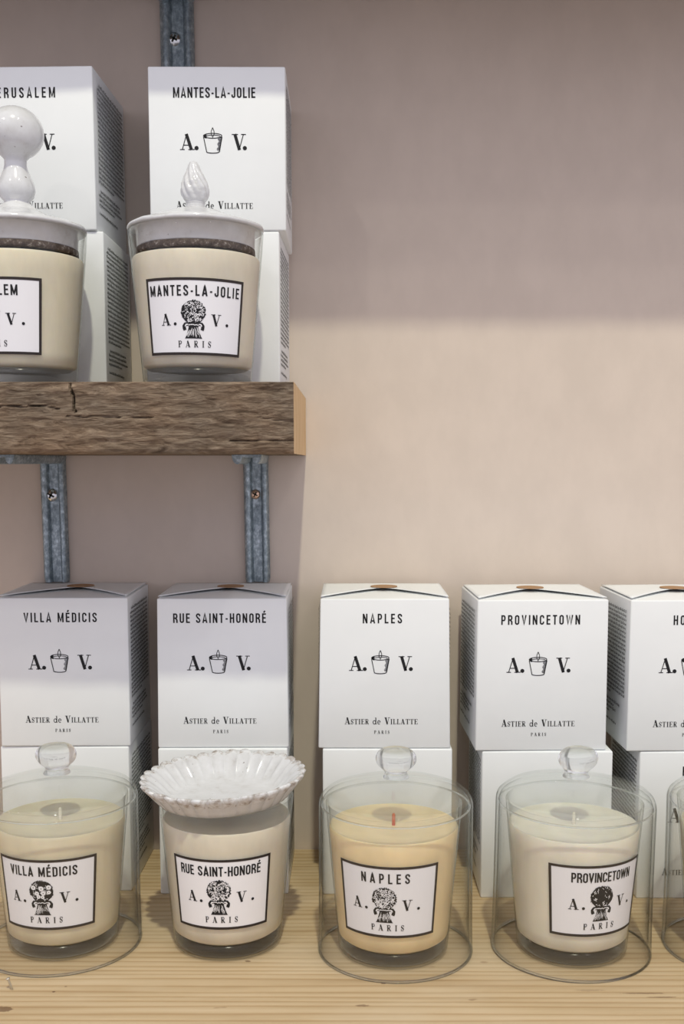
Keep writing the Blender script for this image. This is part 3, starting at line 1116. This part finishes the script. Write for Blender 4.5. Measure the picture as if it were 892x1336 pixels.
def candle(px, Y, z, wax, labelpx, label, nm, nw, lz0, seed, dense, style='leaves', nudge=0.0, wick=M_wick, waxtop=0.085, tilt=0.0, wick_h=0.005):
    p = at(px, 0, Y)
    # axis x from the pixel of the base
    k = at(px, 0, Y)
    base = Vector((0, Y, z))
    lo, hi_ = -0.6, 0.6
    for _ in range(50):
        mid = (lo + hi_) / 2
        if pix((mid, Y, z + 0.045))[0] < px:
            lo = mid
        else:
            hi_ = mid
    base.x = lo
    root = thing('scented_candle', label, 'candle', base, (0, 0, 0), None)
    bm = bmesh.new()
    t_ = 0.0018
    prof = [(0, 0.0004), (R0 - 0.004, 0.0), (R0 - 0.0012, 0.0007), (rad(0.003), 0.003)]
    prof += [(rad(CH * k2 / 10), CH * k2 / 10) for k2 in range(1, 10)]
    prof += [(R1 - 0.0002, CH - 0.0006), (R1 - t_ / 2, CH), (R1 - t_ + 0.0002, CH - 0.0006)]
    prof += [(rad(CH * k2 / 10) - t_, CH * k2 / 10) for k2 in range(9, 8, -1)] + [(rad(waxtop) - t_, waxtop)]
    lathe(bm, prof, 80)
    link_mesh('glass_tumbler', bm, M_cup, root)
    bm = bmesh.new()
    lathe(bm, [(0, 0.0012), (R0 - 0.006, 0.0010), (R0 - 0.003, 0.0016), (rad(0.004) - 0.0012, 0.004), (rad(0.0098) - 0.0012, 0.0098), (0, 0.0094)], 80)
    link_mesh('glass_foot', bm, M_foot, root)['label'] = 'thick clear glass foot'
    bm = bmesh.new()
    g = t_ * 0.55
    prof = [(0, 0.0100), (rad(0.010) - 0.004, 0.0101), (rad(0.012) - g, 0.0125)]
    prof += [(rad(0.02 + (waxtop - 0.022) * k2 / 6) - g, 0.02 + (waxtop - 0.022) * k2 / 6) for k2 in range(7)]
    prof += [(rad(waxtop) - g - 0.001, waxtop - 0.0004), (rad(waxtop) - 0.006, waxtop - 0.0016), (0.01, waxtop - 0.0022), (0, waxtop - 0.0018)]
    lathe(bm, prof, 80)
    sharp(link_mesh('wax', bm, wax, root), 50)
    bm = bmesh.new()
    lathe(bm, [(0.0011, waxtop - 0.003), (0.0011, waxtop + wick_h), (0.0007, waxtop + wick_h + 0.0012), (0, waxtop + wick_h + 0.0014)], 10)
    link_mesh('wick', bm, wick, root)
    # label
    lo, hi_ = -1.4, 1.4
    for _ in range(50):
        mid = (lo + hi_) / 2
        q = (base.x + 0.0405 * math.sin(mid), Y - 0.0405 * math.cos(mid), z + lz0 + 0.024)
        if pix(q)[0] < labelpx:
            lo = mid
        else:
            hi_ = mid
    a0 = lo
    LW, LH = 0.0652, 0.0475
    rm = rad(lz0 + LH / 2)

    def surf(base_off):
        ct, st_ = math.cos(tilt), math.sin(tilt)

        def f(u, v, lift):
            uu, vv = u * ct - (v - LH / 2) * st_, LH / 2 + u * st_ + (v - LH / 2) * ct
            zz = lz0 + vv
            r = rad(zz) + base_off + lift
            a = a0 + uu / rm
            return Vector((r * math.sin(a), -r * math.cos(a), zz))
        return f

    ink = Ink(surf(0.00025), 0.002)
    ink.spans([(LH * k2 / 4, -LW / 2, LW / 2) for k2 in range(5)])
    lab = ink.build('label', M_paper, root)
    for pol in lab.data.polygons:
        pol.use_smooth = True
    bd = 0.0017
    ink = Ink(surf(0.00042), 0.002)
    ink.spans([(0, -LW / 2, LW / 2), (bd, -LW / 2, LW / 2)])
    ink.spans([(LH - bd, -LW / 2, LW / 2), (LH, -LW / 2, LW / 2)])
    for a_, b_ in ((-LW / 2, -LW / 2 + bd), (LW / 2 - bd, LW / 2)):
        ink.spans([(bd + (LH - 2 * bd) * k2 / 4, a_, b_) for k2 in range(5)])
    ink.build('label_border', M_brown_ink, lab)
    ink = Ink(surf(0.00046), 0.0012)
    ink.put(line_sans(nm, 0.0065, nw * LW, nudge * LW, LH * 0.765))
    hA = LH * 0.150
    ink.put(lay(wide('A', 1.12), hA, -0.335 * LW + nudge * LW, LH * 0.385))
    ink.put(lay(serif('.')[1], hA, -0.205 * LW + nudge * LW, LH * 0.385))
    ink.put(lay(wide('V', 1.12), hA, 0.160 * LW + nudge * LW, LH * 0.385))
    ink.put(lay(serif('.')[1], hA, 0.31 * LW + nudge * LW, LH * 0.385))
    ink.put(line_serif([('PARIS', LH * 0.085)], 0.33 * LW, 0.0, LH * 0.10))
    ink.build('lettering', M_ink, lab)
    ink = Ink(surf(0.00046), 0.0012)
    hi2 = Ink(surf(0.00058), 0.0012)
    emblem(ink, hi2, -0.01 * LW + nudge * LW, LH * 0.215, LH * 0.50, seed, dense, style)
    n = len(ink.v)
    vs = ink.v + hi2.v
    fs = ink.q + [tuple(i + n for i in f) for f in hi2.q]
    mesh_raw('sheaf_emblem', vs, fs, [M_ink, M_paper], lab, False, [0] * len(ink.q) + [1] * len(hi2.q))
    return root, base


UY = 0.7420
_, c_jer = candle(26.5, UY, PL_T, M_wax_cream, -15, 'cream candle in a glass tumbler under the ball-topped ceramic lid', 'JERUSALEM', 0.56, 0.0175, 1, 130, waxtop=0.083, wick_h=0.003)
_, c_man = candle(257, UY, PL_T, M_wax_ivory, 253.5, 'ivory candle in a glass tumbler under the flame-topped ceramic lid', 'MANTES-LA-JOLIE', 0.90, 0.0170, 2, 130, waxtop=0.083, wick_h=0.003, tilt=-0.012)
_, c_vil = candle(81, 0.7085, SHELF, M_wax_butter, 58, 'cream-yellow candle with a flower bouquet label under the glass dome nearest the nail', 'VILLA MÉDICIS', 0.66, 0.0232, 3, 60, 'flowers', -0.02)
_, c_rue = candle(296.5, 0.709, SHELF, M_wax_ivory, 288, 'ivory candle in an open tumbler carrying the white fluted dish', 'RUE SAINT-HONORÉ', 0.80, 0.0232, 4, 190, 'leaves', -0.01, waxtop=0.087)
_, c_nap = candle(513, 0.6965, SHELF, M_wax_honey, 505, 'honey-yellow candle with a reddish wick under a clear glass dome', 'NAPLES', 0.46, 0.0232, 5, 260, 'leaves', -0.02, M_wick_red)
_, c_pro = candle(746.5, 0.6985, SHELF, M_wax_pale, 784, 'pale candle with its label turned aside under a clear glass dome', 'PROVINCETOWN', 0.62, 0.0232, 6, 34, 'dark', 0.02)
_, c_hon = candle(971, 0.6982, SHELF, M_wax_butter, 1010, 'candle cut off by the right picture edge under the last glass dome', 'HONOLULU', 0.62, 0.0232, 7, 120)


# ------------------------------------------------------------------ ceramic lids
def lid_body(root):
    bm = bmesh.new()
    prof = [(0, -0.0112), (0.0378, -0.0112), (0.0386, -0.0104), (0.0392, 0.0004), (0.0434, 0.0004), (0.0445, 0.0009), (0.0448, 0.0020), (0.0442, 0.0032), (0.0392, 0.0050), (0.030, 0.0082), (0.021, 0.0110), (0.017, 0.0130), (0.0145, 0.0138), (0, 0.0142)]
    lathe(bm, prof, 80)
    for v in bm.verts:
        d = noise.noise(v.co * 70) * 0.0006
        if v.co.z > 0.0005:
            v.co.z += d
            v.co.x *= 1 + d * 8
            v.co.y *= 1 + d * 8
    link_mesh('lid', bm, M_glaze, root)
    bm = bmesh.new()
    lathe(bm, [(0.0380, -0.0108), (0.0388, -0.0112), (0.0390, -0.0142), (0.0382, -0.0152), (0.034, -0.0152), (0.033, -0.0108)], 80, True)
    for v in bm.verts:
        a = math.atan2(v.co.y, v.co.x)
        v.co.z += noise.noise(Vector((math.cos(a) * 2, math.sin(a) * 2, 4))) * 0.0007
    link_mesh('clay_flange', bm, M_clay, root)['label'] = 'bare dark clay rim'


root = thing('ceramic_lid', 'white glazed lid with a flame-shaped knob, on the ivory candle of the weathered plank', 'lid', c_man + Vector((0, 0, CH)))
lid_body(root)
bm = bmesh.new()
prof = [(0.0075, 0.0128), (0.0062, 0.0160), (0.0062, 0.0185), (0.0085, 0.0210), (0.0098, 0.0245), (0.0099, 0.0275), (0.0090, 0.0315), (0.0073, 0.0355), (0.0055, 0.0395), (0.0042, 0.0430), (0.0030, 0.0450), (0.0, 0.0458)]
fine = []
for (r0, z0), (r1, z1) in zip(prof, prof[1:]):
    for k in range(5):
        fine.append((r0 + (r1 - r0) * k / 5, z0 + (z1 - z0) * k / 5))
fine.append(prof[-1])
lathe(bm, fine, 64)
for v in bm.verts:
    if v.co.z > 0.0195:
        h = (v.co.z - 0.0195) / 0.026
        a = math.atan2(v.co.y, v.co.x)
        tw = a * 5 + h * 7.0
        k = 1 + 0.14 * math.sin(math.pi * min(1, h * 1.05)) * (abs(math.sin(tw)) ** 0.7 * 2 - 1) + 0.07 * noise.noise(v.co * 260)
        k *= 0.86
        v.co.x *= k
        v.co.y *= k
        v.co.x -= 0.0010 * h
link_mesh('flame_knob', bm, M_glaze, root)

root = thing('ceramic_lid', 'white glazed lid with a plain ball knob on a stem, on the cream candle', 'lid', c_jer + Vector((0, 0, CH)))
lid_body(root)
bm = bmesh.new()
prof = [(0.0145, 0.0128), (0.0120, 0.0160), (0.0085, 0.0185), (0.0080, 0.0200), (0.0110, 0.0230), (0.0122, 0.0270), (0.0116, 0.0310), (0.0098, 0.0355), (0.0080, 0.0395), (0.0072, 0.0430), (0.0072, 0.0465)]
for k in range(1, 17):
    a = -70 + 160 * k / 16
    prof.append((max(0.0, 0.0188 * math.cos(math.radians(a))) if k < 16 else 0.0, 0.0635 + 0.0168 * math.sin(math.radians(a))))
lathe(bm, prof, 56)
for v in bm.verts:
    d = noise.noise(v.co * 90) * 0.03
    v.co.x *= 1 + d
    v.co.y *= 1 + d
link_mesh('ball_knob', bm, M_glaze, root)

# fluted dish
root = c_rue + Vector((0, 0, CH))
bm = bmesh.new()
NF, N = 32, 32 * 10
prof = [(0.0, 0.0, -0.0022), (0.0, 0.02, -0.0022), (0.0, 0.0325, -0.0022), (0.25, 0.0365, -0.0014), (0.75, 0.0400, 0.0022), (1.0, 0.0445, 0.0068), (1.1, 0.0492, 0.0110), (1.15, 0.0520, 0.0128), (1.15, 0.0532, 0.0118),
        (1.0, 0.0518, 0.0092), (0.8, 0.0488, 0.0056), (0.5, 0.0458, 0.0014), (0.2, 0.0430, -0.0022), (0.0, 0.0400, -0.0036), (0.0, 0.0, -0.0036)]
rings = []
for am, r, zz in prof:
    if r == 0:
        rings.append([bm.verts.new((0, 0, zz))])
        continue
    rg = []
    for k in range(N):
        a = 2 * math.pi * k / N
        c = abs(math.cos(a * NF / 2)) ** 0.75
        rr_ = r + am * 0.0034 * (c - 0.5) + noise.noise(Vector((math.cos(a) * 3, math.sin(a) * 3, 1))) * 0.0006 * am
        z_ = zz + am * 0.0013 * (c - 0.5) + noise.noise(Vector((math.cos(a) * 4, math.sin(a) * 4, 7))) * 0.0010 * am
        rg.append(bm.verts.new((rr_ * math.cos(a), rr_ * math.sin(a), z_)))
    rings.append(rg)
for a, b2 in zip(rings, rings[1:]):
    for k in range(N):
        k2 = (k + 1) % N
        if len(a) == 1:
            bm.faces.new((a[0], b2[k], b2[k2]))
        elif len(b2) == 1:
            bm.faces.new((a[k], a[k2], b2[0]))
        else:
            bm.faces.new((a[k], a[k2], b2[k2], b2[k]))
o = link_mesh('fluted_dish', bm, [M_glaze, M_worn])
for pol in o.data.polygons:
    c = pol.center
    if math.hypot(c.x, c.y) > 0.0498:
        pol.material_index = 1
o.location = root + Vector((-0.0015, 0, 0.0016))
o.rotation_euler = (math.radians(1.5), math.radians(-2.5), 0)
tag(o, 'white glazed fluted dish with a scalloped rim set on the uncovered candle', 'dish')


# ------------------------------------------------------------------ glass domes
def cloche(px, Y, r, label, knob=(0.0132, 0.0), kz=0.0, tilt=(0, 0, 0)):
    base = Vector((0, Y, SHELF))
    lo, hi_ = -0.6, 0.6
    for _ in range(50):
        mid = (lo + hi_) / 2
        if pix((mid, Y, SHELF + 0.03))[0] < px:
            lo = mid
        else:
            hi_ = mid
    base.x = lo
    root = thing('glass_cloche', label, 'glass dome', base, tilt)
    t_ = 0.0020
    sh = 0.0985
    outer = [(r + 0.0006, 0.0008), (r + 0.0003, 0.004), (r, 0.02), (r - 0.0002, 0.05), (r - 0.0002, 0.08), (r - 0.0002, sh)]
    for k in range(1, 9):
        a = math.radians(78 * k / 8)
        outer.append((r - 0.0002 - 0.0105 * (1 - math.cos(a)), sh + 0.0098 * math.sin(a)))
    rl, zl = outer[-1]
    outer += [(rl * 0.85, zl + 0.0022), (rl * 0.62, zl + 0.0046), (rl * 0.4, zl + 0.0062), (0.0098, zl + 0.0074), (0, zl + 0.0078)]
    inner = [(q - t_, z) for q, z in outer[:6]]
    inner[0] = (r + 0.0006 - t_, 0.0008)
    for k in range(1, 9):
        a = math.radians(78 * k / 8)
        inner.append((r - 0.0002 - t_ - 0.0088 * (1 - math.cos(a)), sh + 0.0074 * math.sin(a)))
    rl2, zl2 = inner[-1]
    inner += [(rl2 * 0.85, zl2 + 0.0018), (rl2 * 0.55, zl2 + 0.0036), (rl2 * 0.3, zl2 + 0.0042), (0, zl2 + 0.0044)]
    prof = inner[::-1] + [(r + 0.0006 - t_ * 0.7, 0.0001), (r + 0.0006 - t_ * 0.3, 0.0001)] + outer
    bm = bmesh.new()
    lathe(bm, prof, 96)
    for v in bm.verts:
        if v.co.z > 0.09:
            v.co.z += noise.noise(Vector((v.co.x * 40, v.co.y * 40, px))) * 0.0006
    dm = link_mesh('dome', bm, [M_glass, M_crown], root)
    for pol in dm.data.polygons:
        if min(dm.data.vertices[i].co.z for i in pol.vertices) > sh + 0.004:
            pol.material_index = 1
    for nm_, rr0, zz0, mr_ in (('rim_bead', r + 0.0006 - t_ / 2, 0.0008, 0.0008), ('added_refraction_ring', r - t_ - 0.0004, sh - 0.0006, 0.0006)):  # inner shoulder ring is added geometry, imitating the dark line of refraction
        bm = bmesh.new()
        lathe(bm, [(rr0 + mr_ * math.cos(2 * math.pi * k / 10), zz0 + mr_ * math.sin(2 * math.pi * k / 10)) for k in range(10)], 96, True)
        link_mesh(nm_, bm, M_bead, root)
    zt = zl + 0.0070
    kr = knob[0]
    bm = bmesh.new()
    prof = [(0, zt), (0.0092, zt), (0.0086, zt + 0.0014), (0.0074, zt + 0.0030), (0.0074, zt + 0.0046), (0.0094, zt + 0.0066), (kr * 0.92, zt + 0.0092), (kr, zt + 0.0126), (kr * 0.96, zt + 0.0156), (kr * 0.80, zt + 0.0184), (kr * 0.5, zt + 0.0201), (0, zt + 0.0206)]
    lathe(bm, prof, 48)
    for v in bm.verts:
        h = max(0, (v.co.z - zt) / 0.02)
        v.co.x += knob[1] * h * h
        v.co.x *= 1 + 0.05 * noise.noise(v.co * 80 + Vector((px, 0, 0)))
        v.co.y *= 1 + 0.05 * noise.noise(v.co * 80 + Vector((0, px, 0)))
    o = link_mesh('knob', bm, M_solid, root)
    o['label'] = 'solid glass ball knob'
    md = o.modifiers.new('smooth', 'SUBSURF')
    md.levels = 1
    md.render_levels = 2
    return root


cloche(79, 0.7055, 0.0525, 'clear glass dome over the bouquet-labelled candle, nearest the nail', (0.0136, -0.0006))
cloche(515.5, 0.6955, 0.0505, 'clear glass dome over the honey-yellow candle', (0.0136, 0.0))
cloche(744.5, 0.697, 0.0517, 'clear glass dome over the pale candle with its label turned aside', (0.0130, 0.0022), tilt=(0, math.radians(0.8), 0))
cloche(969, 0.697, 0.0507, 'last clear glass dome, cut off by the right picture edge', (0.0132, 0.0))

# ------------------------------------------------------------------ nail
p = atz(16, 1291, SHELF)
root = thing('nail', 'small bent steel nail standing in the pine board', 'nail', p, (0.0, math.radians(-20), 0))
bm = bmesh.new()
lathe(bm, [(0, -0.004), (0.0007, -0.003), (0.0007, 0.0068)], 12)
link_mesh('shank', bm, M_nail, root)
bm = bmesh.new()
lathe(bm, [(0.0007, 0.0066), (0.0013, 0.0071), (0.0013, 0.0076), (0, 0.0078)], 16)
link_mesh('head', bm, M_nail, root)
